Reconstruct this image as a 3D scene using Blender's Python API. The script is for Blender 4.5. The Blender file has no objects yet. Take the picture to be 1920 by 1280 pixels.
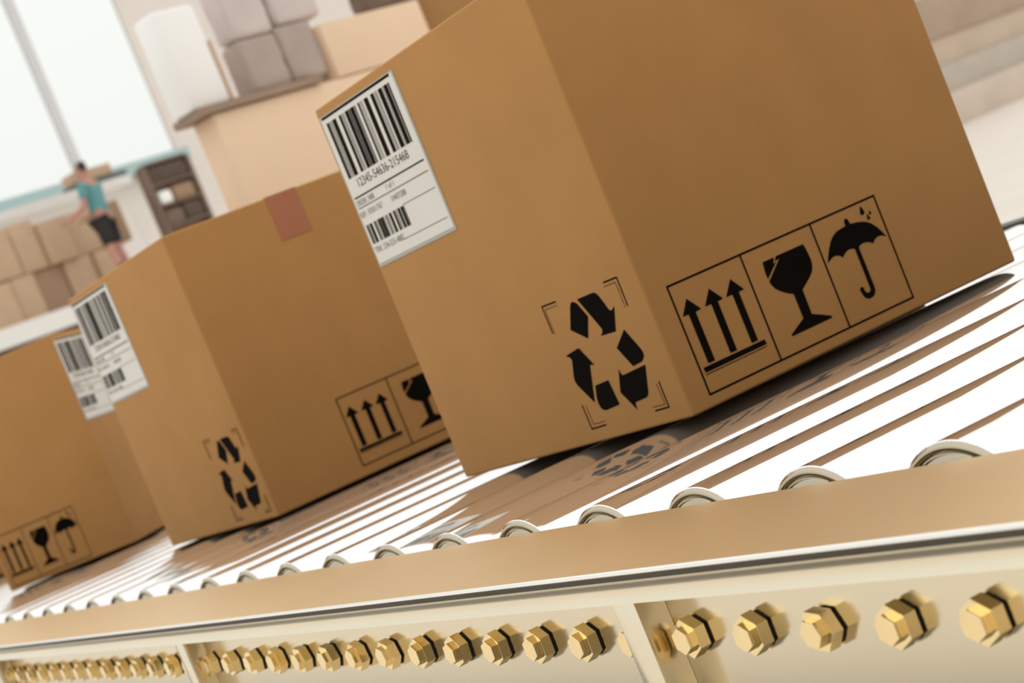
import bpy, bmesh, math, random
from mathutils import Vector, Matrix
random.seed(4)
SC = bpy.context.scene
COL = SC.collection
# ---------------------------------------------------------------- units
S = 0.18            # one layout unit in metres
ZR = 0.78           # height of the roller tops above the floor (m)
def T(x, y, z=0.0): return Vector((x*S, y*S, z*S + ZR))
# ---------------------------------------------------------------- camera
F_PX, PPX, PPY = 3690.76, 482.04, 1041.28
RM = ((0.3449561, 0.85414813, -0.38914811),      # right
      (-0.0699872, -0.39003586, -0.91813606),    # down
      (-0.93600592, 0.34395202, -0.07476581))    # forward
cam = bpy.data.cameras.new('camera'); camo = bpy.data.objects.new('camera', cam); COL.objects.link(camo)
M = Matrix(((RM[0][0], -RM[1][0], -RM[2][0]), (RM[0][1], -RM[1][1], -RM[2][1]), (RM[0][2], -RM[1][2], -RM[2][2]))).to_4x4()
M.translation = T(0, 0, 1)
camo.matrix_world = M
cam.sensor_fit = 'HORIZONTAL'; cam.sensor_width = 36
cam.lens = F_PX/1920*36
cam.shift_x = (960-PPX)/1920; cam.shift_y = (PPY-640)/1920
cam.clip_start = 0.02; cam.clip_end = 200
cam.dof.use_dof = True
cam.dof.focus_distance = 8.0*S
cam.dof.aperture_fstop = (cam.lens/1000)/(0.030*S)
SC.camera = camo
# ---------------------------------------------------------------- sky, light, exposure
W = bpy.data.worlds.new('sky'); SC.world = W; W.use_nodes = True
nt = W.node_tree; nt.nodes.clear()
n_o = nt.nodes.new('ShaderNodeOutputWorld'); n_b = nt.nodes.new('ShaderNodeBackground')
n_t = nt.nodes.new('ShaderNodeTexCoord'); n_s = nt.nodes.new('ShaderNodeSeparateXYZ'); n_r = nt.nodes.new('ShaderNodeValToRGB')
nt.links.new(n_t.outputs['Generated'], n_s.inputs[0]); nt.links.new(n_s.outputs['Z'], n_r.inputs[0])
nt.links.new(n_r.outputs[0], n_b.inputs[0]); nt.links.new(n_b.outputs[0], n_o.inputs[0])
e = n_r.color_ramp.elements
e[0].position = 0.02; e[0].color = (0.90, 0.90, 0.87, 1)
e[1].position = 0.75; e[1].color = (1.22, 1.205, 1.165, 1)
n_b.inputs[1].default_value = 1.0
def area(name, loc, target, size, power, color=(1, 1, 1)):
    l = bpy.data.lights.new(name, 'AREA'); l.shape = 'RECTANGLE'; l.size, l.size_y = size; l.energy = power; l.color = color
    o = bpy.data.objects.new(name, l); COL.objects.link(o); o.location = loc
    o.rotation_euler = (Vector(target)-Vector(loc)).to_track_quat('-Z', 'Y').to_euler(); return o
SC.view_settings.view_transform = 'Standard'; SC.view_settings.look = 'None'
SC.view_settings.gamma = 1; SC.view_settings.use_curve_mapping = False
SC.view_settings.exposure = 0.0
SC.cycles.caustics_reflective = False; SC.cycles.caustics_refractive = False
SC.cycles.max_bounces = 10; SC.cycles.glossy_bounces = 8
# ---------------------------------------------------------------- materials
def mat(name, col, rough=0.5, metal=0.0, spec=0.5, noise=None, emit=None, bump=None, trans=0.0):
    m = bpy.data.materials.new(name); m.use_nodes = True
    b = m.node_tree.nodes['Principled BSDF']; N = m.node_tree.nodes; L = m.node_tree.links
    b.inputs['Base Color'].default_value = (*col, 1); b.inputs['Roughness'].default_value = rough
    b.inputs['Metallic'].default_value = metal; b.inputs['Specular IOR Level'].default_value = spec
    if trans: b.inputs['Transmission Weight'].default_value = trans
    tc = N.new('ShaderNodeTexCoord')
    if noise:
        sc, amt = noise
        nz = N.new('ShaderNodeTexNoise'); nz.inputs['Scale'].default_value = sc; nz.inputs['Detail'].default_value = 4
        rp = N.new('ShaderNodeValToRGB')
        rp.color_ramp.elements[0].position = 0.3; rp.color_ramp.elements[1].position = 0.7
        rp.color_ramp.elements[0].color = (*[c*(1-amt) for c in col], 1); rp.color_ramp.elements[1].color = (*[min(1, c*(1+amt)) for c in col], 1)
        L.new(tc.outputs['Object'], nz.inputs['Vector']); L.new(nz.outputs['Fac'], rp.inputs[0]); L.new(rp.outputs[0], b.inputs['Base Color'])
    if bump:
        sc, st = bump
        nb = N.new('ShaderNodeTexNoise'); nb.inputs['Scale'].default_value = sc; nb.inputs['Detail'].default_value = 3
        bp = N.new('ShaderNodeBump'); bp.inputs['Strength'].default_value = st; bp.inputs['Distance'].default_value = 0.002
        L.new(tc.outputs['Object'], nb.inputs['Vector']); L.new(nb.outputs['Fac'], bp.inputs['Height']); L.new(bp.outputs[0], b.inputs['Normal'])
    if emit:
        b.inputs['Emission Color'].default_value = (*emit[0], 1); b.inputs['Emission Strength'].default_value = emit[1]
    return m
MT = {}
MT['card'] = mat('kraft_cardboard', (0.53, 0.272, 0.090), 0.75, 0, 0.25, noise=(9, 0.05), bump=(60, 0.05))
MT['paper'] = mat('label_paper', (0.90, 0.87, 0.80), 0.55, 0, 0.4, noise=(30, 0.01))
MT['paper_edge'] = mat('label_backing', (0.52, 0.51, 0.47), 0.5, 0, 0.4, noise=(30, 0.01))
MT['ink'] = mat('black_ink', (0.0055, 0.0035, 0.0025), 0.8, 0, 0.04, noise=(40, 0.1))
MT['ink2'] = mat('label_ink', (0.016, 0.011, 0.008), 0.8, 0, 0.05, noise=(40, 0.1))
MT['ink3'] = mat('grey_ink', (0.20, 0.17, 0.14), 0.8, 0, 0.1, noise=(40, 0.1))
MT['tape'] = mat('red_brown_tape', (0.50, 0.19, 0.10), 0.45, 0, 0.4, noise=(20, 0.03))
MT['gold'] = mat('pale_gold_metal', (0.87, 0.785, 0.60), 0.17, 1.0, 0.5, noise=(6, 0.02))
MT['flange'] = mat('satin_gold_metal', (0.94, 0.725, 0.43), 0.37, 1.0, 0.5, noise=(6, 0.02))
MT['bolt'] = mat('gold_bolt_metal', (0.97, 0.79, 0.44), 0.06, 1.0, 0.5, noise=(30, 0.03))
MT['lip_shade'] = mat('dark_lip_shade', (0.10, 0.088, 0.065), 0.45, 0.3, 0.5, noise=(6, 0.05))
MT['edge'] = mat('bright_edge_highlight', (0.97, 0.95, 0.90), 0.2, 1.0, 0.5, noise=(6, 0.01))
MT['chrome'] = mat('polished_chrome', (0.93, 0.92, 0.91), 0.05, 0.90, 0.5, noise=(14, 0.01))
MT['cap'] = mat('champagne_cap_metal', (0.49, 0.435, 0.33), 0.09, 1.0, 0.5, noise=(20, 0.03))
MT['gap_shade'] = mat('black_gap_shade', (0.01, 0.01, 0.01), 0.6, 0, 0.3, noise=(20, 0.1))
MT['olive'] = mat('dark_olive_paint', (0.055, 0.05, 0.038), 0.45, 0.0, 0.5, noise=(8, 0.08))
MT['steel'] = mat('grey_steel', (0.35, 0.34, 0.32), 0.4, 1.0, 0.5, noise=(8, 0.05))
MT['floor'] = mat('polished_concrete', (0.78, 0.71, 0.63), 0.35, 0, 0.5, noise=(0.6, 0.06))
MT['wall'] = mat('plaster_wall', (0.78, 0.72, 0.67), 0.8, 0, 0.3, noise=(1.5, 0.02))
MT['blocker'] = mat('warm_grey_blocker', (0.68, 0.62, 0.55), 0.8, 0, 0.3, noise=(1.5, 0.02))
MT['frame'] = mat('grey_window_frame', (0.66, 0.66, 0.67), 0.5, 0, 0.4, noise=(5, 0.03))
MT['sill'] = mat('teal_sill_paint', (0.40, 0.55, 0.56), 0.5, 0, 0.4, noise=(5, 0.04))
MT['white'] = mat('white_paint', (0.80, 0.78, 0.75), 0.5, 0, 0.4, noise=(3, 0.02))
MT['whiteg'] = mat('white_film_wrap', (0.97, 0.97, 0.96), 0.4, 0, 0.5, noise=(3, 0.02))
MT['peach'] = mat('pale_pine_wood', (0.72, 0.53, 0.39), 0.6, 0, 0.4, noise=(5, 0.05))
MT['pcard'] = mat('pale_cardboard', (0.86, 0.645, 0.46), 0.8, 0, 0.2, noise=(3, 0.03))
MT['pcard2'] = mat('tan_cardboard', (0.53, 0.37, 0.245), 0.8, 0, 0.2, noise=(3, 0.06))
MT['pcard3'] = mat('brown_cardboard', (0.36, 0.235, 0.15), 0.8, 0, 0.2, noise=(3, 0.06))
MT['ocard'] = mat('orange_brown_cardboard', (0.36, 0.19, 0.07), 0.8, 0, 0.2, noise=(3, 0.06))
MT['board'] = mat('brown_board', (0.34, 0.24, 0.175), 0.7, 0, 0.3, noise=(4, 0.08))
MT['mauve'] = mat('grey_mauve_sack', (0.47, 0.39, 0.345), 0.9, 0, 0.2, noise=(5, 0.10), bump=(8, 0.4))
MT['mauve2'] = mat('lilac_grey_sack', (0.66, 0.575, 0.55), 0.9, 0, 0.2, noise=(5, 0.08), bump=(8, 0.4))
MT['dark'] = mat('dark_brown_goods', (0.115, 0.08, 0.062), 0.8, 0, 0.3, noise=(3, 0.15))
MT['dark2'] = mat('umber_goods', (0.20, 0.14, 0.105), 0.8, 0, 0.3, noise=(3, 0.12))
MT['dgreen'] = mat('dark_green_tray', (0.10, 0.13, 0.11), 0.6, 0, 0.4, noise=(3, 0.08))
MT['skin'] = mat('skin', (0.50, 0.25, 0.19), 0.6, 0, 0.4, noise=(9, 0.04))
MT['teal'] = mat('teal_cotton', (0.13, 0.32, 0.34), 0.9, 0, 0.2, noise=(9, 0.06))
MT['shorts'] = mat('charcoal_cotton', (0.035, 0.033, 0.033), 0.9, 0, 0.2, noise=(9, 0.08))
MT['hair'] = mat('dark_brown_hair', (0.04, 0.025, 0.018), 0.7, 0, 0.4, noise=(40, 0.2))
MT['boot'] = mat('dark_work_boot', (0.07, 0.06, 0.058), 0.7, 0, 0.3, noise=(15, 0.1))
MT['glass'] = mat('window_glass', (0.97, 0.99, 0.98), 0.0, 0, 0.5, trans=1.0)
MT['glass'].node_tree.nodes['Principled BSDF'].inputs['IOR'].default_value = 1.05
MT['layer'] = mat('pale_beige_carton', (0.64, 0.54, 0.45), 0.8, 0, 0.2, noise=(0.8, 0.06))
MT['layer2'] = mat('tan_beige_carton', (0.55, 0.44, 0.34), 0.8, 0, 0.2, noise=(0.8, 0.06))
MT['layer3'] = mat('brown_beige_carton', (0.43, 0.325, 0.245), 0.8, 0, 0.2, noise=(0.8, 0.06))
MT['door'] = mat('beige_panel', (0.50, 0.44, 0.37), 0.6, 0, 0.3, noise=(1.5, 0.05))
# ---------------------------------------------------------------- helpers
def link(name, me, m=None, parent=None):
    o = bpy.data.objects.new(name, me); COL.objects.link(o)
    if m is not None and me is not None: me.materials.append(MT[m])
    if parent is not None: o.parent = parent
    return o
def bm_mesh(bm, name, smooth=None):
    me = bpy.data.meshes.new(name); bm.normal_update(); bm.to_mesh(me); bm.free()
    if smooth is not None:
        for p in me.polygons: p.use_smooth = True
        me.set_sharp_from_angle(angle=math.radians(smooth))
    return me
def thing(name, label, cat, loc, rotz=0.0, group=None):
    o = bpy.data.objects.new(name, None); COL.objects.link(o); o.empty_display_size = 0.05
    o.location = loc; o.rotation_euler = (0, 0, rotz); tag(o, label, cat, group); return o
def tag(o, label, cat, group=None):
    o['label'] = label; o['category'] = cat
    if group: o['group'] = group
def struct(o): o['kind'] = 'structure'; return o
def add_box(bm, x0, x1, y0, y1, z0, z1, bev=0.0, seg=2):
    r = bmesh.ops.create_cube(bm, size=1)
    for v in r['verts']:
        v.co = Vector(((x0+x1)/2+v.co.x*(x1-x0), (y0+y1)/2+v.co.y*(y1-y0), (z0+z1)/2+v.co.z*(z1-z0)))
    if bev:
        ed = list({ed for v in r['verts'] for ed in v.link_edges})
        bmesh.ops.bevel(bm, geom=ed, offset=bev, segments=seg, affect='EDGES', profile=0.5)
def box_obj(name, m, dims, parent=None, bev=0.0, seg=2):
    bm = bmesh.new(); add_box(bm, *dims, bev=bev, seg=seg)
    return link(name, bm_mesh(bm, name, 35 if bev else None), m, parent)
def add_poly(bm, pts3):
    vs = [bm.verts.new(p) for p in pts3]; f = bm.faces.new(vs); return f
def add_lathe(bm, prof, n=64, axis='y'):
    rings = []
    for r, h in prof:
        if r < 1e-6: rings.append([bm.verts.new((0, h, 0))]); continue
        rings.append([bm.verts.new((r*math.cos(2*math.pi*k/n), h, r*math.sin(2*math.pi*k/n))) for k in range(n)])
    for a, b in zip(rings, rings[1:]):
        for k in range(n):
            k2 = (k+1) % n
            if len(a) == 1 and len(b) == 1: continue
            if len(a) == 1: bm.faces.new((a[0], b[k2], b[k]))
            elif len(b) == 1: bm.faces.new((a[k], a[k2], b[0]))
            else: bm.faces.new((a[k], a[k2], b[k2], b[k]))
    bmesh.ops.recalc_face_normals(bm, faces=bm.faces)
def add_prism_x(bm, prof, x0, x1):
    a = [bm.verts.new((x0, y, z)) for y, z in prof]; b = [bm.verts.new((x1, y, z)) for y, z in prof]
    n = len(prof)
    fs = [bm.faces.new(a), bm.faces.new(list(reversed(b)))]
    for k in range(n): bm.faces.new((a[k], b[k], b[(k+1) % n], a[(k+1) % n]))
    bm.normal_update(); bmesh.ops.triangulate(bm, faces=fs)
    bmesh.ops.recalc_face_normals(bm, faces=bm.faces)
# ---------------------------------------------------------------- background frame helpers (a warehouse grid turned against the conveyor)
EU = Vector((-0.3406, 0.9402)); EV = Vector((-0.9402, -0.3406)); BROT = math.atan2(EU.y, EU.x)
def at_v(px, py, v):
    a, b = (px-PPX)/F_PX, (py-PPY)/F_PX
    d = [RM[0][i]*a + RM[1][i]*b + RM[2][i] for i in range(3)]
    t = v/(d[0]*EV.x + d[1]*EV.y)
    X = (d[0]*t, d[1]*t, 1+d[2]*t)
    return X[0]*EU.x + X[1]*EU.y, X[2]
def base(u, v, z): return T(EU.x*u+EV.x*v, EU.y*u+EV.y*v, z)
ZF = -ZR/S                                                     # floor height in layout units
# ---------------------------------------------------------------- the setting
bm = bmesh.new(); add_box(bm, -95, 25, -30, 120, -0.1, 0.0)
struct(link('floor', bm_mesh(bm, 'floor'), 'floor'))
_m = MT['floor']; _n = _m.node_tree.nodes; _l = _m.node_tree.links                # unseen dark lane added on the near side to darken the rail's reflections
_tc = _n.new('ShaderNodeTexCoord'); _sp = _n.new('ShaderNodeSeparateXYZ'); _l.new(_tc.outputs['Object'], _sp.inputs[0])
_mp = _n.new('ShaderNodeMapRange'); _mp.inputs['From Min'].default_value = -5.2*S; _mp.inputs['From Max'].default_value = -4.9*S; _l.new(_sp.outputs['Y'], _mp.inputs['Value'])
_m2 = _n.new('ShaderNodeMapRange'); _m2.inputs['From Min'].default_value = 0.9*S; _m2.inputs['From Max'].default_value = 1.0*S; _m2.inputs['To Min'].default_value = 1; _m2.inputs['To Max'].default_value = 0; _l.new(_sp.outputs['Y'], _m2.inputs['Value'])
_mu = _n.new('ShaderNodeMath'); _mu.operation = 'MULTIPLY'; _l.new(_mp.outputs[0], _mu.inputs[0]); _l.new(_m2.outputs[0], _mu.inputs[1])
_mx = _n.new('ShaderNodeMix'); _mx.data_type = 'RGBA'; _b = _n['Principled BSDF']; _src = _b.inputs['Base Color'].links[0].from_socket
_l.new(_mu.outputs[0], _mx.inputs[0]); _l.new(_src, _mx.inputs[6]); _mx.inputs[7].default_value = (0.13, 0.115, 0.095, 1); _l.new(_mx.outputs[2], _b.inputs['Base Color'])
VW = 235.0
uL, zs = at_v(-150, 440, VW); uM, _ = at_v(322, 250, VW); zsill = at_v(60, 364, VW)[1]
def wallpart(name, m, u0, u1, v0, v1, z0, z1):
    o = box_obj(name, m, (u0*S, u1*S, v0*S, v1*S, 0, (z1-z0)*S)); o.location = T(0, 0, z0); o.rotation_euler = (0, 0, BROT); return struct(o)
# local y axis of the grid points away from the camera
ZT = 120.0
UL, UR = uL-60, uL+520
bm = bmesh.new()
for (u0, u1, z0, z1) in ((UL, uL, ZF, ZT), (uM, UR, ZF, ZT), (uL, uM, ZF, zsill), (uL, uM, ZT-6, ZT)):
    add_box(bm, u0*S, u1*S, (VW+0.7)*S, (VW+1.0)*S, (z0-ZF)*S, (z1-ZF)*S)
wo = link('wall_back', bm_mesh(bm, 'wall_back'), 'wall'); wo.location = T(0, 0, ZF); wo.rotation_euler = (0, 0, BROT); struct(wo)
win = bpy.data.objects.new('window_1', None); COL.objects.link(win); win.location = T(0, 0, ZF); win.rotation_euler = (0, 0, BROT); win['kind'] = 'structure'
um = at_v(85, 160, VW)[0]; H0 = zsill-ZF
fr = bmesh.new()
for uc, wd in ((uL+1, .5), (um, 1.0)): add_box(fr, (uc-wd)*S, (uc+wd)*S, (VW+0.3)*S, (VW+0.65)*S, H0*S, (ZT-6-ZF)*S)
link('window_frame', bm_mesh(fr, 'window_frame'), 'frame', win)
box_obj('window_pane', 'glass', (uL*S, uM*S, (VW+0.7)*S, (VW+0.8)*S, H0*S, (ZT-6-ZF)*S), win)
box_obj('window_sill', 'sill', (uL*S, uM*S, (VW-2.2)*S, (VW+0.2)*S, (H0-1.9)*S, H0*S), win)
bm = bmesh.new(); add_box(bm, 16*S, 17*S, -40*S, 60*S, 0, 5.0)
struct(link('unseen_blocker_wall', bm_mesh(bm, 'unseen_blocker_wall'), 'blocker'))  # unseen wall added behind the camera to block sky light from the boxes
# ---------------------------------------------------------------- the roller conveyor
P_R, X_R, R_R = 0.7388, -5.15, 0.337
Z_AX = 0.007-R_R                                  # roller axis; the end caps are a little smaller than the tubes
Y0, Y1 = 4.21, 10.33
conv = thing('roller_conveyor', 'long pale gold roller conveyor with chrome rollers carrying the boxes', 'conveyor', (0, 0, 0))
def q(v): return v*S
XA, XB = 0.6, -37.0
prof = [(4.13, -0.045), (3.394, -0.045), (3.389, -0.048), (3.387, -0.060), (3.400, -0.067), (3.416, -0.075), (3.430, -0.084), (3.441, -0.099), (3.448, -0.118), (3.450, -0.138), (3.447, -0.160), (3.440, -0.185), (3.575, -0.185),
        (3.575, -1.15), (3.46, -1.15), (3.46, -1.20), (3.62, -1.20), (3.62, -0.09), (4.10, -0.09), (4.10, -0.78), (4.13, -0.78)]
def scaled(p): return [(y*S, z*S+ZR) for y, z in p]
bm = bmesh.new(); add_prism_x(bm, scaled(prof), XB*S, XA*S)
rail = link('side_rail', bm_mesh(bm, 'side_rail', 25), 'gold', conv)
rail.data.materials.append(MT['flange']); rail.data.materials.append(MT['edge']); rail.data.materials.append(MT['lip_shade'])
for p in rail.data.polygons:
    if p.normal.z > 0.95 and p.center.z > ZR-0.06*S: p.material_index = 1
    elif p.center.y < 3.3935*S and p.center.z > ZR-0.0625*S: p.material_index = 2; p.use_smooth = False  # highlight along the lip edge, put into the colour as whiter metal
    elif p.center.y < 3.437*S and p.normal.z < -0.2 and ZR-0.095*S < p.center.z < ZR-0.055*S: p.material_index = 3          # shade under the lip, put into the colour as a dark strip
rail['label'] = 'near side rail of satin pale gold metal with a row of hex bolts'
for xf in (-1.02, -6.122, -11.26, -16.40, -21.54):
    o = box_obj('stiffener_rib', 'gold', ((xf-0.074)*S, (xf+0.074)*S, 3.452*S, 3.575*S, -1.15*S+ZR, -0.185*S+ZR), rail, bev=0.002*S*2)
# hex bolt: head, smaller hex stub, black disc behind for the shade in the gap
def hexring(bm, r, y, rot): return [bm.verts.new((r*math.sin(rot+k*math.pi/3), y, r*math.cos(rot+k*math.pi/3))) for k in range(6)]
def hex_bolt_mesh():
    bm = bmesh.new()
    secs = [(0.0742, 0.009), (0.075, 0.0098), (0.075, 0.0552), (0.0742, 0.056), (0.0508, 0.056), (0.0505, 0.0564), (0.0505, 0.0808), (0.0498, 0.0815)]
    rings = [hexring(bm, r*S, -y*S, 0) for r, y in secs]
    for a, b in zip(rings, rings[1:]):
        for k in range(6): bm.faces.new((a[k], a[(k+1) % 6], b[(k+1) % 6], b[k]))
    bm.faces.new(rings[-1]); bm.faces.new(list(reversed(rings[0])))
    bmesh.ops.recalc_face_normals(bm, faces=bm.faces)
    sh = bmesh.ops.create_cone(bm, cap_ends=True, segments=24, radius1=0.066*S, radius2=0.066*S, depth=0.017*S, matrix=Matrix.Translation((0, 0, 0)) @ Matrix.Rotation(math.pi/2, 4, 'X'))
    for v in sh['verts']:
        for f in v.link_faces: f.material_index = 1
    me = bm_mesh(bm, 'hex_bolt'); me.materials.append(MT['bolt']); me.materials.append(MT['gap_shade']); return me
bolt_me = hex_bolt_mesh()
rots = [0, 0, -0.02, 0.36, 0.05, 0.0, 0.0, 0.04, 0.12, 0.2, 0.45, 0.1]
for k in range(-2, 35):
    xb = -4.438 - k*0.3695
    b = link('hex_bolt', bolt_me, None, rail)
    b.location = T(xb, 3.575, -0.361)
    b.rotation_euler = (0, [0.0, 0.02, -0.36, 0.03, 0.0, 0.0, 0.06, 0.05, 0.10, 0.2, 0.1, -0.2][k] if 0 <= k < 12 else random.uniform(-0.5, 0.5), 0)
# far rail
prof = [(10.42, 0.019), (10.46, 0.024), (10.62, 0.024), (10.62, -1.15), (10.55, -1.15), (10.55, -0.06), (10.42, -0.06)]
bm = bmesh.new(); add_prism_x(bm, scaled(prof), XB*S, XA*S)
fr_ = link('side_rail', bm_mesh(bm, 'far_rail'), 'olive', conv); fr_['label'] = 'dark far side rail behind the boxes'
for xs in (-0.4, -12.0, -24.0, -35.5):
    for (ya, yb) in ((3.64, 4.04), (10.64, 11.0)):
        o = box_obj('leg', 'olive', ((xs-0.2)*S, (xs+0.2)*S, ya*S, yb*S, 0.0, -0.10*S+ZR if ya < 5 else -0.5*S+ZR), conv, bev=0.003)
# rollers
bm = bmesh.new()
L = Y1-Y0
add_lathe(bm, [(0.0, L*S), (0.20*S, L*S), ((R_R-0.012)*S, L*S), (R_R*S, (L-0.012)*S), (R_R*S, 0.004*S), ((R_R-0.004)*S, 0.0), (0.30*S, 0.0)], 128)
tube_me = bm_mesh(bm, 'roller_tube', 40); tube_me.materials.append(MT['chrome'])
bm = bmesh.new()
C_R = R_R-0.009
pr = [(R_R-0.006, 0.0), (C_R+0.006, 0.001), (C_R+0.001, -0.004), (C_R-0.003, -0.011), (C_R-0.010, -0.016), (C_R-0.018, -0.015), (C_R-0.024, -0.009), (C_R-0.026, -0.001), (C_R-0.029, 0.000), (C_R-0.032, -0.007), (C_R-0.036, -0.008), (C_R-0.039, -0.003), (C_R-0.044, -0.006), (C_R-0.08, -0.015), (C_R-0.16, -0.021), (0.08, -0.024), (0.0, -0.024)]
add_lathe(bm, [(r*S, h*S) for r, h in pr], 96)
cap_me = bm_mesh(bm, 'end_cap', 50); cap_me.materials.append(MT['cap'])
for k in range(-5, 43):
    r = link('roller', tube_me, None, conv); r.location = T(X_R-k*P_R, Y0, Z_AX)
    c = link('end_cap', cap_me, None, r)
# ---------------------------------------------------------------- printed marks, in face units
UP = [[[0.0887,0.5122],[0.1555,0.432],[0.114,0.4283],[0.1142,0.1521],[0.0665,0.1531],[0.0651,0.4312],[0.0237,0.4321]],[[0.2516,0.5125],[0.3161,0.4336],[0.276,0.4304],[0.2746,0.1519],[0.2269,0.1526],[0.2288,0.4312],[0.1843,0.4337]],[[0.4069,0.5121],[0.4702,0.4321],[0.4298,0.4309],[0.4303,0.1521],[0.3842,0.1521],[0.3835,0.4312],[0.3378,0.4326]],[[0.0246,0.1421],[0.4729,0.1419],[0.4759,0.1138],[0.0268,0.1133]],[[0.0235,0.1053],[0.4715,0.1053],[0.4719,0.1011],[0.0243,0.1003]]]
GLASS = [[[0.753,0.5239],[0.9614,0.524],[0.9683,0.4924],[0.972,0.4561],[0.9735,0.4238],[0.9666,0.3944],[0.9533,0.3703],[0.9265,0.3479],[0.8836,0.3216],[0.8416,0.2982],[0.8398,0.1573],[0.9542,0.1067],[0.9652,0.1002],[0.9655,0.0944],[0.9587,0.091],[0.6622,0.0914],[0.6552,0.0952],[0.6571,0.1021],[0.774,0.1555],[0.7733,0.2976],[0.7419,0.3119],[0.7073,0.3323],[0.6729,0.3608],[0.6548,0.3892],[0.6486,0.4134],[0.7702,0.5047],[0.7349,0.4999]],[[0.6544,0.5227],[0.7394,0.5229],[0.7199,0.4931],[0.7439,0.4967],[0.647,0.4278],[0.645,0.4618],[0.6491,0.4918]]]
UMB = [[[1.074,0.3691],[1.0946,0.4033],[1.1222,0.4421],[1.1528,0.4764],[1.179,0.4951],[1.2146,0.5106],[1.2541,0.5159],[1.2902,0.5183],[1.2921,0.5447],[1.3,0.5545],[1.3131,0.5549],[1.3218,0.5485],[1.3229,0.5385],[1.329,0.5184],[1.3638,0.5143],[1.4054,0.5052],[1.4444,0.4907],[1.4754,0.4698],[1.5048,0.4369],[1.5248,0.4036],[1.5418,0.3698],[1.5234,0.3831],[1.5038,0.3904],[1.4781,0.3915],[1.4537,0.3844],[1.4306,0.3671],[1.4143,0.3804],[1.3869,0.3904],[1.3602,0.3926],[1.3395,0.3885],[1.3238,0.38],[1.3253,0.1443],[1.3224,0.1265],[1.3108,0.1097],[1.2921,0.0989],[1.2694,0.0965],[1.2489,0.1017],[1.2332,0.1142],[1.2262,0.1327],[1.2198,0.1627],[1.2283,0.1736],[1.2409,0.1747],[1.2486,0.1664],[1.2503,0.1485],[1.2574,0.1355],[1.2701,0.1297],[1.2846,0.1343],[1.2932,0.1452],[1.2939,0.3812],[1.2714,0.391],[1.2443,0.392],[1.2162,0.3822],[1.19,0.3656],[1.178,0.3794],[1.1563,0.3904],[1.1294,0.3914],[1.1,0.3822]],[[1.4409,0.5886],[1.4515,0.5663],[1.4558,0.5496],[1.4516,0.5398],[1.4407,0.5351],[1.4295,0.5368],[1.4222,0.5441],[1.4255,0.5576]],[[1.493,0.5476],[1.4972,0.5344],[1.499,0.5254],[1.4946,0.5206],[1.4868,0.5218],[1.4824,0.5275],[1.4866,0.5372]],[[1.4676,0.5331],[1.4755,0.5179],[1.4797,0.5046],[1.4752,0.4978],[1.4653,0.4969],[1.4568,0.5019],[1.4598,0.5148]]]
REC = [[[0.3969,0.7085],[0.2511,0.7107],[0.2333,0.7088],[0.2191,0.7015],[0.2052,0.6843],[0.1846,0.6392],[0.1681,0.5976],[0.1558,0.5878],[0.1411,0.5875],[0.1119,0.6038],[0.1819,0.4717],[0.3199,0.4762],[0.2935,0.4931],[0.2872,0.5104]],[[0.4811,0.6832],[0.4614,0.7024],[0.4448,0.7056],[0.4255,0.6972],[0.4102,0.6849],[0.3625,0.5993],[0.4359,0.4856],[0.5586,0.5633]],[[0.1093,0.4673],[0.041,0.3481],[0.0305,0.323],[0.0349,0.3009],[0.0499,0.2849],[0.0743,0.273],[0.1551,0.2648],[0.2292,0.3857]],[[0.0531,0.2533],[0.1176,0.1058],[0.1329,0.0893],[0.1566,0.0806],[0.2552,0.074],[0.2624,0.0589],[0.2635,0.0301],[0.3476,0.1495],[0.2851,0.2747],[0.2796,0.2446],[0.2686,0.2346]],[[0.5398,0.226],[0.4092,0.234],[0.3955,0.0873],[0.5292,0.0766],[0.5519,0.0816],[0.5681,0.0966],[0.5748,0.1219],[0.5707,0.1557]],[[0.5527,0.4542],[0.4732,0.3341],[0.4956,0.3434],[0.5145,0.3425],[0.6039,0.1353],[0.6968,0.2604],[0.7036,0.2861],[0.6949,0.3168],[0.6525,0.4012],[0.6604,0.4173],[0.6927,0.4353]]]
BRK = [[[0.5924,0.7394],[0.7282,0.7405],[0.7276,0.5827]],[[0.1206,0.7402],[0.0017,0.7408],[0.0026,0.5815]],[[-0.0005,0.143],[0.0006,-0.0008],[0.1175,-0.0011]],[[0.7268,0.1401],[0.7236,-0.003],[0.5871,-0.0015]]]
BRI = [[[0.5844,0.7176],[0.7092,0.7183],[0.7123,0.5713]],[[0.1328,0.7178],[0.028,0.7191],[0.0268,0.578]],[[0.0263,0.1344],[0.0209,0.0198],[0.1277,0.0209]],[[0.6946,0.1342],[0.6912,0.0199],[0.5791,0.0205]]]
ILEN, IH, IC1, IC2 = 1.5609, 0.6095, 0.5274, 1.0559
def stroke(bm, pts, w, fn):
    for (x0, y0), (x1, y1) in zip(pts, pts[1:]):
        dx, dy = x1-x0, y1-y0; l = math.hypot(dx, dy); ex, ey = dx/l*w/2, dy/l*w/2; nx, ny = -ey, ex
        add_poly(bm, [fn(x0-ex+nx, y0-ey+ny), fn(x0-ex-nx, y0-ey-ny), fn(x1+ex-nx, y1+ey-ny), fn(x1+ex+nx, y1+ey+ny)])
def polys(bm, ps, fn):
    fs = [add_poly(bm, [fn(x, y) for x, y in p]) for p in ps]
    bm.normal_update(); bmesh.ops.triangulate(bm, faces=fs)
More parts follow.
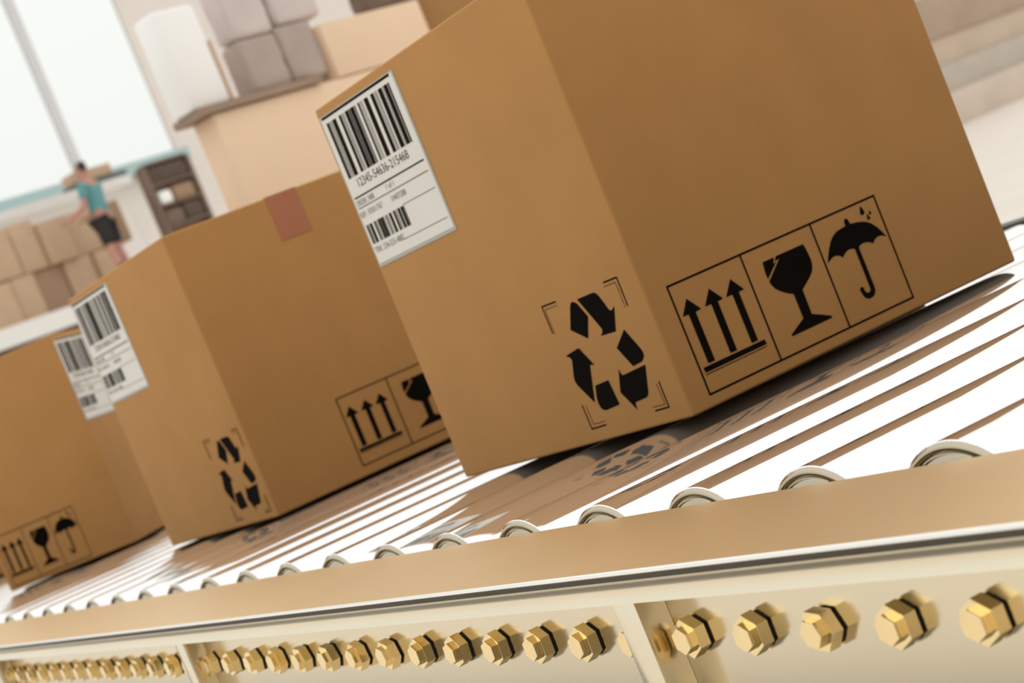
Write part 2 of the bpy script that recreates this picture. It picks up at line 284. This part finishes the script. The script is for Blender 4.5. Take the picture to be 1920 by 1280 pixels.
def text_mesh(txt, height, width):
    cu = bpy.data.curves.new('print', 'FONT'); cu.body = txt; cu.size = 1.0
    o = bpy.data.objects.new('print', cu); COL.objects.link(o)
    dg = bpy.context.evaluated_depsgraph_get(); me = bpy.data.meshes.new_from_object(o.evaluated_get(dg))
    bpy.data.objects.remove(o)
    xs = [v.co.x for v in me.vertices]; ys = [v.co.y for v in me.vertices]
    x0, x1, y0, y1 = min(xs), max(xs), min(ys), max(ys)
    vs = [((v.co.x-x0)/(x1-x0)*width, (v.co.y-y0)/(y1-y0)*height) for v in me.vertices]
    return vs, [list(p.vertices) for p in me.polygons]
BARS = [(0, 23), (28, 34), (44, 52), (60, 97), (128, 152), (160, 166), (174, 179), (192, 224), (228, 242), (246, 282), (288, 298), (322, 338), (347, 352), (362, 367), (384, 422), (450, 480), (488, 493), (502, 509), (524, 560), (568, 572), (578, 612), (617, 630)]
# ---------------------------------------------------------------- the cardboard boxes
LIFT = 0.031; U = S
def carton_box(idx, label, x, y, t, w, d, h, ro, rv, io, iv, isx, to, tsx, left_is_marks):
    """corner (x, y) is the vertical edge that faces the camera; local -x runs along the left face, local +y along the right face"""
    KF = 1-LIFT; S = U*KF                                  # standing on the roller tops
    root = thing('cardboard_box', label, 'box', (x*S, y*S, LIFT*U+ZR), t, 'cardboard boxes riding on the conveyor')
    lx, ly = (w, d) if left_is_marks else (d, w)
    bm = bmesh.new(); add_box(bm, -lx*S, 0, 0, ly*S, 0.001, h*S, bev=0.016*S, seg=3)
    body = link('carton', bm_mesh(bm, 'carton', 40), 'card', root)
    # a face function: s measured away from the corner, v up, o off the surface
    def left(s, v, o=0.002): return Vector((-s*S, -o*S, v*S))
    def right(s, v, o=0.002): return Vector((o*S, s*S, v*S))
    lab_f = right if left_is_marks else left
    sym_f = left if left_is_marks else right
    # top flap seam and tape over the top, down both icon faces
    wl, other = (lx, ly) if left_is_marks else (ly, lx)
    bm = bmesh.new(); tw = 0.3102*tsx; th = 0.004
    if left_is_marks:
        c0 = -(to+tw)*S; c1 = -to*S
        add_box(bm, c0, c1, -th*S, (other+th)*S, (h)*S, (h+th)*S)
        add_box(bm, c0, c1, -th*S, 0, (h-0.386)*S, (h+th)*S); add_box(bm, c0, c1, other*S, (other+th)*S, (h-0.386)*S, (h+th)*S)
    else:
        c0 = to*S; c1 = (to+tw)*S
        add_box(bm, -(other+th)*S, th*S, c0, c1, h*S, (h+th)*S)
        add_box(bm, 0, th*S, c0, c1, (h-0.386)*S, (h+th)*S); add_box(bm, -(other+th)*S, -other*S, c0, c1, (h-0.386)*S, (h+th)*S)
    tp = link('packing_tape', bm_mesh(bm, 'packing_tape'), 'tape', root); tp['label'] = 'reddish brown tape strip over the top edge'
    # handling symbols
    def sf(a, b): return sym_f(io + ((ILEN-a) if left_is_marks else a)*isx, iv+b)
    bm = bmesh.new()
    lw = 0.011
    stroke(bm, [(0, 0), (ILEN, 0), (ILEN, IH), (0, IH), (0, 0)], lw, sf)
    for c in (IC1, IC2): stroke(bm, [(c, 0), (c, IH)], lw, sf)
    hs = link('handling_symbols', bm_mesh(bm, 'handling_symbols'), 'ink', root); hs['label'] = 'black printed frame with three handling symbols'
    for nm, ps in (('up_arrows', UP), ('broken_glass_symbol', GLASS), ('umbrella_symbol', UMB)):
        bm = bmesh.new(); polys(bm, ps, sf); link(nm, bm_mesh(bm, nm), 'ink', hs)
    # recycling symbol on the label face
    def rf(a, b):
        return lab_f(ro+a, rv+b) if not left_is_marks else lab_f(d-ro-0.7261+(0.7261-a), rv+b)
    bm = bmesh.new(); polys(bm, REC, rf)
    for p in BRK: stroke(bm, p, 0.009, rf)
    for p in BRI: stroke(bm, p, 0.0035, rf)
    rs = link('recycling_symbol', bm_mesh(bm, 'recycling_symbol'), 'ink', root); rs['label'] = 'black printed recycling arrows inside corner marks'
    # shipping label
    lo, lt, LW, LH = 0.0255, 0.0599, 0.9511, 0.9929
    def lf(a, b, o=0.006): return lab_f((d-lo-a) if not left_is_marks else (lo+a), h-lt-b, o)
    bm = bmesh.new(); add_poly(bm, [lf(0, 0, .0040), lf(0, LH, .0040), lf(LW, LH, .0040), lf(LW, 0, .0040)]); 
    r = bmesh.ops.extrude_face_region(bm, geom=list(bm.faces)); n = lf(0, 0, 0.0005)-lf(0, 0, .0040)
    for v in [g for g in r['geom'] if isinstance(g, bmesh.types.BMVert)]: v.co += n
    bmesh.ops.recalc_face_normals(bm, faces=bm.faces)
    sl = link('shipping_label', bm_mesh(bm, 'shipping_label'), 'paper_edge', root); sl['label'] = 'white paper shipping label with barcodes'
    bm = bmesh.new(); add_poly(bm, [lf(0.012, 0.010, .0048), lf(0.012, LH-0.022, .0048), lf(LW-0.016, LH-0.022, .0048), lf(LW-0.016, 0.010, .0048)])
    link('label_sheet', bm_mesh(bm, 'label_sheet'), 'paper', sl)
    def bars(bm, a0, a1, b0, b1):
        for p0, p1 in BARS:
            x0 = a0+(a1-a0)*p0/630; x1 = a0+(a1-a0)*p1/630
            add_poly(bm, [lf(x0, b0), lf(x0, b1), lf(x1, b1), lf(x1, b0)])
    bm = bmesh.new(); bars(bm, 0.060, 0.874, 0.053, 0.420); link('barcode', bm_mesh(bm, 'barcode'), 'ink2', sl)
    bm = bmesh.new(); bars(bm, 0.035, 0.522, 0.722, 0.846); link('barcode', bm_mesh(bm, 'small_barcode'), 'ink2', sl)
    bm = bmesh.new()
    for a0, a1, b, wd in ((0.026, 0.907, 0.0157, 0.016), (0.032, 0.909, 0.5435, 0.010)): add_poly(bm, [lf(a0, b-wd/2), lf(a0, b+wd/2), lf(a1, b+wd/2), lf(a1, b-wd/2)])
    def txt(s, a, b, wid, hei):
        vs, fs = text_mesh(s, hei, wid); bv = [bm.verts.new(lf(a+x, b-yv)) for x, yv in vs]
        for f in fs:
            try: bm.faces.new([bv[i] for i in f])
            except ValueError: pass
    txt('12345-54636-215468', 0.14, 0.494, 0.64, 0.054)
    link('label_print', bm_mesh(bm, 'label_print'), 'ink2', sl)
    bm = bmesh.new()
    for a0, a1, b, wd in ((0.030, 0.909, 0.611, 0.007), (0.52, 0.910, 0.7168, 0.005), (0.385, 0.910, 0.9042, 0.005)): add_poly(bm, [lf(a0, b-wd/2), lf(a0, b+wd/2), lf(a1, b+wd/2), lf(a1, b-wd/2)])
    txt('ORDER: 3408', 0.030, 0.598, 0.225, 0.036); txt('1 of 1', 0.420, 0.592, 0.095, 0.034)
    txt('REF: 10301/767', 0.022, 0.672, 0.285, 0.036); txt('10407/288', 0.425, 0.672, 0.178, 0.036)
    txt('TRK: 234-555-4882', 0.027, 0.906, 0.37, 0.038)
    link('label_text', bm_mesh(bm, 'label_text'), 'ink3', sl)
    return root
carton_box(1, 'nearest and largest kraft box, sharp fragile and umbrella symbols facing the camera', -8.8131, 5.7867, 0.0788, 2.547, 2.3581, 2.4867, 0.1637, 0.0925, 0.1499, 0.0749, 1.0, 1.15, 1.0, False)
carton_box(2, 'middle kraft box behind the nearest one, with reddish tape on its top edge', -15.2168, 5.9043, 0.0766, 2.547, 2.3844, 2.4981, 0.0857, 0.0722, 0.9187, 0.0984, 1.0, 1.0323, 1.0, False)
carton_box(3, 'kraft box third along the conveyor, turned so its symbols sit at the left picture edge', -21.4651, 6.6209, 0.8972, 1.7074, 2.3581, 2.5416, 0.1637, 0.0925, 0.5836, 0.0527, 0.67, 1.1, 0.67, True)
carton_box(4, 'kraft box farthest along the conveyor, only a low sliver showing left of the third', -29.6, 6.45, 0.10, 2.547, 2.3581, 2.4867, 0.1637, 0.0925, 0.1499, 0.0749, 1.0, 1.15, 1.0, False)
# ---------------------------------------------------------------- goods in the warehouse behind
def bg_rect(px0, py0, px1, py1, v):
    u0, z1 = at_v(px0, py0, v); u1, z0 = at_v(px1, py1, v); return u0, u1, z0, z1
def bg_root(name, label, cat, u, v, z, group=None, rz=0.0):
    o = thing(name, label, cat, base(u, v, z), BROT+rz, group); return o
def bg_carton(name, label, u0, u1, z0, z1, v, dep, m, group=None, tape='pcard3', cat='box'):
    w, h = (u1-u0)*S, (z1-z0)*S
    r = bg_root(name, label, cat, (u0+u1)/2, v+dep/2, z0, group)
    box_obj('carton', m, (-w/2, w/2, -dep*S/2, dep*S/2, 0, h), r, bev=min(w, h)*0.02)
    bm = bmesh.new(); tw = min(w, h)*0.06
    add_box(bm, -w/2+0.002, w/2-0.002, -tw, tw, h, h+0.003); 
    link('packing_tape', bm_mesh(bm, 'packing_tape'), tape, r)
    return r
# --- rack with the big pale cartons in the middle of the picture
VC = 30.0
def UC(px, py, dv=0.0): return at_v(px, py, VC+dv)[0]
def ZC(px, py, dv=0.0): return at_v(px, py, VC+dv)[1]
u0, z1 = at_v(402, 212, VC); z0 = ZC(440, 404); u1 = UC(880, 190)
zsh = z0-0.02
rk = bg_root('storage_rack', 'steel storage rack under the pale cartons, behind the conveyor boxes', 'rack', u0, VC, ZF)
hh = (zsh-ZF)*S; rw_ = UC(1000, 0, 0.9)-u0+0.4
for du in (-0.1, rw_-0.2):
    for dv in (0.2, 2.6): box_obj('upright', 'steel', ((du-0.09)*S, (du+0.09)*S, (dv-0.09)*S, (dv+0.09)*S, 0, hh-0.012), rk)
for zz in (hh, hh*0.5): box_obj('shelf', 'peach', (-0.25*S, rw_*S, 0.0, 2.8*S, zz-0.02, zz), rk)
GP = 'pale cartons on the storage rack'
bg_carton('carton', 'big pale carton, lower one of the two left of the nearest box', u0, u1, zsh+0.01, z1, VC+0.05, 0.72, 'pcard', GP)
# brown board lying on it
ub1 = UC(596, 138)
bd = box_obj('board', 'board', (-0.35*S, (ub1-u0)*S, -0.12*S, 0.9*S, 0, 0.16*S)); bd.location = base(u0, VC+0.05, z1+0.02); bd.rotation_euler = (0, 0, BROT); tag(bd, 'brown wooden board lying on the big pale carton', 'board')
uc0 = UC(604, 60); uc1 = UC(800, 40); zc1 = ZC(600, 44)
bg_carton('carton', 'pale carton stacked on the right end of the big lower one', uc0, uc1, z1+0.02, zc1, VC+0.02, 0.72, 'pcard', GP)
zb = z1+0.19
ua, ub = UC(362, 190), UC(436, 160)
wp = bg_root('wrapped_parcel', 'bright white wrapped parcel standing on the brown board', 'parcel', (ua+ub)/2, VC+0.5, zb)
hw_ = (ub-ua)/2
box_obj('wrapping', 'whiteg', (-hw_*S, hw_*S, -0.35*S, 0.35*S, 0, (ZC(318, 10)-zb)*S), wp, bev=0.02)
for sx, hx in ((hw_+0.04, 1.35),): box_obj('corner_board', 'peach', ((sx-0.03)*S, (sx+0.03)*S, -0.36*S, -0.2*S, 0, hx*S), wp)
def bale(label, pxa, pxb, pyb, pyt, dv, dep, m, zlow):
    ua, ub = UC(pxa, pyb, dv), UC(pxb, pyb-(pxb-pxa)*0.3, dv); top = ZC((pxa+pxb)/2-20, pyt, dv); w = ub-ua; h = top-zlow
    bm = bmesh.new(); add_box(bm, -w/2*S, w/2*S, -dep/2*S, dep/2*S, 0, h*S, bev=0.13*S, seg=4)
    bmesh.ops.subdivide_edges(bm, edges=[e for e in bm.edges if e.calc_length() > 0.3*S], cuts=4, use_grid_fill=True)
    for v in bm.verts:
        if v.co.z > 0.02*S and v.co.z < h*S*0.97: v.co += Vector((random.uniform(-.02, .02), random.uniform(-.015, .015), random.uniform(-.02, .02)))*S
    o = link('bale', bm_mesh(bm, 'bale', 60), m)
    o.location = base((ua+ub)/2, VC+dv, zlow); o.rotation_euler = (0, 0, BROT); tag(o, label, 'bale', 'grey bales on the brown board'); return top
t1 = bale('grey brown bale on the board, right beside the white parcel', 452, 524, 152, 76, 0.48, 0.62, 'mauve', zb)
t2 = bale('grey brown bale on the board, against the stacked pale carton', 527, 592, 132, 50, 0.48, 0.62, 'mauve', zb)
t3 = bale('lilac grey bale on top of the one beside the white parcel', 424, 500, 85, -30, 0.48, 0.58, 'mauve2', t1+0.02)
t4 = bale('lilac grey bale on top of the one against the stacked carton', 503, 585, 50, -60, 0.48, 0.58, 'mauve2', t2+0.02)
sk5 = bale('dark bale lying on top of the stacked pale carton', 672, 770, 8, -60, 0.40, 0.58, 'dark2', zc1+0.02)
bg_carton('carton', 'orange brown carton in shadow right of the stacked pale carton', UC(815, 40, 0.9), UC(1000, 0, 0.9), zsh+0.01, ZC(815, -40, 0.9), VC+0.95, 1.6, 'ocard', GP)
# --- mezzanine with cartons, shelves and a worker, far behind on the left
VM = 122.0
mz1 = at_v(60, 598, VM)[1]; mz0 = at_v(60, 636, VM)[1]
mu0 = at_v(-160, 640, VM)[0]; mu1 = at_v(470, 430, VM)[0]
mz = bg_root('mezzanine', 'white edged mezzanine deck far behind the left boxes', 'platform', (mu0+mu1)/2, VM, ZF)
hw = (mu1-mu0)/2
box_obj('edge_beam', 'white', (-hw*S, hw*S, 0.0, 0.5*S, (mz0-ZF)*S, (mz1-ZF)*S), mz)
box_obj('deck', 'white', (-hw*S, hw*S, 0.5*S, 30*S, (mz1-0.5-ZF)*S, (mz1-ZF)*S), mz)
bm = bmesh.new()
for k in range(8): add_box(bm, -hw*S, hw*S, (2+k*3.6)*S, (2+k*3.6+0.5)*S, (mz0-1.0-ZF)*S, (mz1-0.5-ZF)*S)
link('joist', bm_mesh(bm, 'joist'), 'dark2', mz)
for du in (-hw+1.5, hw-1.5):
    for dv in (1.2, 28): box_obj('column', 'white', ((du-0.6)*S, (du+0.6)*S, (dv-0.6)*S, (dv+0.6)*S, 0, (mz0-1.0-ZF)*S), mz)
# rows of tan cartons on the deck
edges = [-8, 44, 92, 146, 200, 250]
k = 0
names = ['leftmost tan carton of the lower row on the mezzanine deck', 'tan carton second from the left in the lower row on the mezzanine', 'darker brown carton in the lower row on the mezzanine, left of the worker', 'tan carton fourth from the left in the lower row on the mezzanine', 'tan carton at the right end of the lower row, behind the legs of the worker']
names2 = ['leftmost tan carton of the upper row on the mezzanine', 'tan carton second from the left in the upper row on the mezzanine', 'tan carton third from the left in the upper row on the mezzanine', 'tan carton fourth from the left in the upper row on the mezzanine, behind the worker', 'brown carton at the right end of the upper row, right of the worker']
ztop = at_v(60, 412, VM+5.2)[1]; zmid = (ztop+mz1)/2+0.1
for a, b in zip(edges, edges[1:]):
    ua = at_v(a, 590-a*0.33, VM+5.2)[0]+0.12; ub = at_v(b, 590-b*0.33, VM+5.2)[0]-0.12
    bg_carton('carton', names[k], ua, ub, mz1+0.01, zmid-0.02+random.uniform(-.15, 0), VM+5.2+random.uniform(0, .8), 5, ['pcard2', 'pcard2', 'pcard3', 'pcard2', 'pcard2'][k], 'tan cartons on the mezzanine')
    k += 1
k = 0
for a, b in zip(edges, edges[1:]):
    sh_ = 6
    ua = at_v(a+sh_, 520-a*0.33, VM+5.2)[0]+0.10; ub = at_v(b+sh_, 520-b*0.33, VM+5.2)[0]-0.10
    bg_carton('carton', names2[k], ua, ub, zmid+0.02, ztop+random.uniform(-.35, .2), VM+5.3+random.uniform(0, .8), 4.6, ['pcard2', 'pcard2', 'pcard2', 'pcard2', 'pcard3'][k], 'tan cartons on the mezzanine')
    k += 1
# shelf with dark goods right of the worker
su0 = at_v(314, 420, VM+3)[0]; su1 = at_v(392, 390, VM+3)[0]; sz1 = at_v(318, 298, VM+3)[1]
sr = bg_root('shelving_unit', 'tall brown shelving unit on the mezzanine right of the worker', 'shelf', (su0+su1)/2, VM+3, mz1)
sw = (su1-su0)/2*S; shh = (sz1-mz1)*S
for sx in (-1, 1): box_obj('side_panel', 'dark2', (sx*sw-0.03, sx*sw+0.03, 0, 1.1*S, 0, shh), sr)
nsh = 5
for j in range(nsh+1): box_obj('shelf_board', 'dark2', (-sw+0.03, sw-0.03, 0, 1.1*S, shh*j/nsh, shh*j/nsh+0.035), sr)
box_obj('back_panel', 'pcard3', (-sw+0.03, sw-0.03, 1.1*S, 1.1*S+0.02, 0, shh), sr)
goods = [('dark brown bundle on the top shelf of the unit', 4, -0.93, 0.93, 0.93, 'dark'), ('tan bundle on the second shelf from the top', 3, -0.1, 0.9, 0.8, 'pcard3'), ('small white bundle on the second shelf from the top', 3, -0.85, -0.25, 0.7, 'whiteg'),
         ('dark umber bundle on the right of the third shelf from the top', 2, 0.05, 0.93, 0.95, 'dark'), ('brown bundle on the left of the third shelf from the top', 2, -0.92, -0.05, 0.8, 'dark2')]
for lb, lvl, f0, f1, fh, m in goods:
    zz = shh*lvl/nsh+0.037; ch = shh/nsh-0.04
    o = box_obj('bundle', m, (f0*(sw-0.04), f1*(sw-0.04), 0.15*S, 0.95*S, 0, ch*fh), None, bev=0.03, seg=3)
    p = base((su0+su1)/2, VM+3, mz1); o.location = (p.x, p.y, p.z+zz); o.rotation_euler = (0, 0, BROT); tag(o, lb, 'bundle', 'goods in the shelving unit')
# hanging shelf with a carton above the worker
hu0 = at_v(130, 350, VM+12)[0]; hu1 = at_v(240, 318, VM+12)[0]; hz0 = at_v(180, 362, VM+12)[1]; hz1 = at_v(180, 344, VM+12)[1]
hs = bg_root('high_shelf', 'white high shelf on two posts behind the worker in teal', 'shelf', (hu0+hu1)/2, VM+12, mz1)
hw2 = (hu1-hu0)/2*S
box_obj('shelf_board', 'white', (-hw2-8.5*S, hw2, 0, 2.5*S, (hz0-mz1)*S, (hz1-mz1)*S), hs)
for sx in (-hw2-8.2*S, hw2-0.3*S): box_obj('post', 'white', (sx-0.03, sx+0.03, 1.1*S, 1.3*S, 0, (hz0-mz1)*S), hs)
tr = box_obj('tray', 'dgreen', (-hw2*0.8, hw2*1.0, 0.2*S, 2.2*S, 0, 0.55*S), None, bev=0.02); tr.location = base((hu0+hu1)/2, VM+12, hz1+0.01); tr.rotation_euler = (0, 0, BROT); tag(tr, 'dark green tray on the high shelf behind the worker', 'tray')
bg_carton('carton', 'small tan carton on the dark green tray above the worker', (hu0+hu1)/2-hw2/S*0.7, (hu0+hu1)/2+hw2/S*0.6, hz1+0.58, hz1+0.58+0.95, VM+12.4, 1.6, 'pcard2')
# --- the worker (seen from behind, bending a little towards the shelf)
def skin_mesh(name, pts, edges, m, parent, root=0, sub=1):
    me = bpy.data.meshes.new(name); me.from_pydata([p[:3] for p in pts], edges, [])
    o = link(name, me, m, parent)
    sk = o.modifiers.new('skin', 'SKIN'); sk.use_smooth_shade = True
    for i, p in enumerate(pts):
        sv = me.skin_vertices[0].data[i]; sv.radius = (p[3], p[4] if len(p) > 4 else p[3]); sv.use_root = (i == root)
    s = o.modifiers.new('sub', 'SUBSURF'); s.levels = s.render_levels = sub
    dg = bpy.context.evaluated_depsgraph_get(); em = bpy.data.meshes.new_from_object(o.evaluated_get(dg))
    o.modifiers.clear(); o.data = em
    return o
pu, pz = at_v(172, 372, VM+0.9)
per = bg_root('person', 'worker in a teal T-shirt and dark shorts standing on the mezzanine with back turned', 'person', pu+0.3, VM+0.9, mz1)
HS = 1.10
def hp(x, y, z, *r): return (x*HS, y*HS, z*HS, *[v*HS for v in r])
pts = [hp(0, 0, 0.98, .14, .11), hp(0, 0, 1.14, .13, .10), hp(0, -.01, 1.30, .165, .115), hp(0, -.01, 1.43, .13, .09), hp(0, -.02, 1.50, .058, .058), hp(0, -.03, 1.57, .062, .07), hp(0, -.035, 1.66, .078, .095), hp(0, -.03, 1.745, .05, .06)]
eds = [(i, i+1) for i in range(7)]
hand_roots = []
for s in (-1, 1):
    i = len(pts)
    pts += [hp(.19*s, -.01, 1.41, .058), hp(.26*s, -.06, 1.16, .045), hp(.27*s+.03, -.27, 1.08, .036), hp(.26*s+.04, -.34, 1.07, .034, .022)]
    eds += [(3, i), (i, i+1), (i+1, i+2), (i+2, i+3)]
    hx, hy, hz = .26*s+.04, -.34, 1.07
    for fi, (dx, ln) in enumerate(((-.028, .085), (-.009, .098), (.010, .092), (.028, .072))):
        j = len(pts); pts += [hp(hx+dx, hy-.045, hz, .0095), hp(hx+dx*1.1, hy-.045-ln*.55, hz-.012, .0085), hp(hx+dx*1.1, hy-.045-ln, hz-.04, .0075)]
        eds += [(i+3, j), (j, j+1), (j+1, j+2)]
    j = len(pts); pts += [hp(hx-.035*s, hy-.01, hz+.01, .011), hp(hx-.055*s, hy-.055, hz+.005, .009)]; eds += [(i+3, j), (j, j+1)]
    i = len(pts)
    pts += [hp(.10*s, 0, .90, .098), hp(.115*s, -.015, .50, .062), hp(.125*s, .02, .30, .058), hp(.125*s, .03, .09, .040), hp(.135*s, -.10, .035, .040, .03)]
    eds += [(0, i)] + [(i+n, i+n+1) for n in range(4)]
body = skin_mesh('body', pts, eds, 'skin', per)
sp = [hp(0, 0, 0.93, .165, .135), hp(0, 0, 1.12, .155, .125), hp(0, -.01, 1.30, .19, .14), hp(0, -.01, 1.43, .155, .105), hp(0, -.015, 1.485, .075, .072)]
se = [(i, i+1) for i in range(4)]
for s in (-1, 1):
    i = len(sp); sp += [hp(.20*s, -.01, 1.42, .075), hp(.245*s, -.045, 1.23, .068)]; se += [(3, i), (i, i+1)]
skin_mesh('shirt', sp, se, 'teal', per)
sp = [hp(0, 0, 0.99, .16, .132)]; se = []
for s in (-1, 1):
    i = len(sp); sp += [hp(.105*s, 0, .88, .118), hp(.12*s, -.01, .56, .10)]; se += [(0, i), (i, i+1)]
skin_mesh('shorts', sp, se, 'shorts', per)
skin_mesh('hair', [hp(0, -.005, 1.58, .055, .05), hp(0, -.0, 1.67, .085, .09), hp(0, -.02, 1.755, .06, .075)], [(0, 1), (1, 2)], 'hair', per)
bm = bmesh.new()
for sx in (-1, 1): bmesh.ops.create_icosphere(bm, subdivisions=1, radius=0.012, matrix=Matrix.Translation(Vector((sx*.032, -.125, 1.668))*HS))
link('eyes', bm_mesh(bm, 'eyes', 90), 'white', per)
bm = bmesh.new()
bmesh.ops.create_cone(bm, cap_ends=True, segments=8, radius1=.018, radius2=.006, depth=.05, matrix=Matrix.Translation(Vector((0, -.135, 1.64))*HS))
for sx in (-1, 1): bmesh.ops.create_icosphere(bm, subdivisions=1, radius=0.022, matrix=Matrix.Translation(Vector((sx*.083, -.03, 1.655))*HS))
link('face_features', bm_mesh(bm, 'face_features', 90), 'skin', per)
for s in (-1, 1):
    skin_mesh('boot', [hp(.125*s, .03, .34, .066), hp(.125*s, .035, .10, .058), hp(.13*s, -.02, .045, .052, .045), hp(.138*s, -.15, .04, .048, .04)], [(0, 1), (1, 2), (2, 3)], 'boot', per)
per.rotation_euler[2] = BROT+math.pi+0.45
# --- far right of the picture: low stacks along the back wall
VR = 205.0
ru0 = at_v(1600, 150, VR)[0]; ru1 = at_v(2060, 0, VR)[0]
zz0 = ZF
rows = [(7.0, 'layer', 'pale beige layer lowest in the long pile at the far right'), (6.0, 'door', 'grey beige layer second from the floor in the far right pile'), (5.5, 'layer2', 'tan layer third from the floor in the far right pile'), (9.0, 'layer3', 'brown layer topmost in the far right pile')]
for hgt, m, lb in rows:
    bg_carton('long_carton', lb, ru0, ru1, zz0+0.02, zz0+hgt, VR+random.uniform(0, 1), 7, m, 'long cartons piled at the far right', m)
    zz0 += hgt
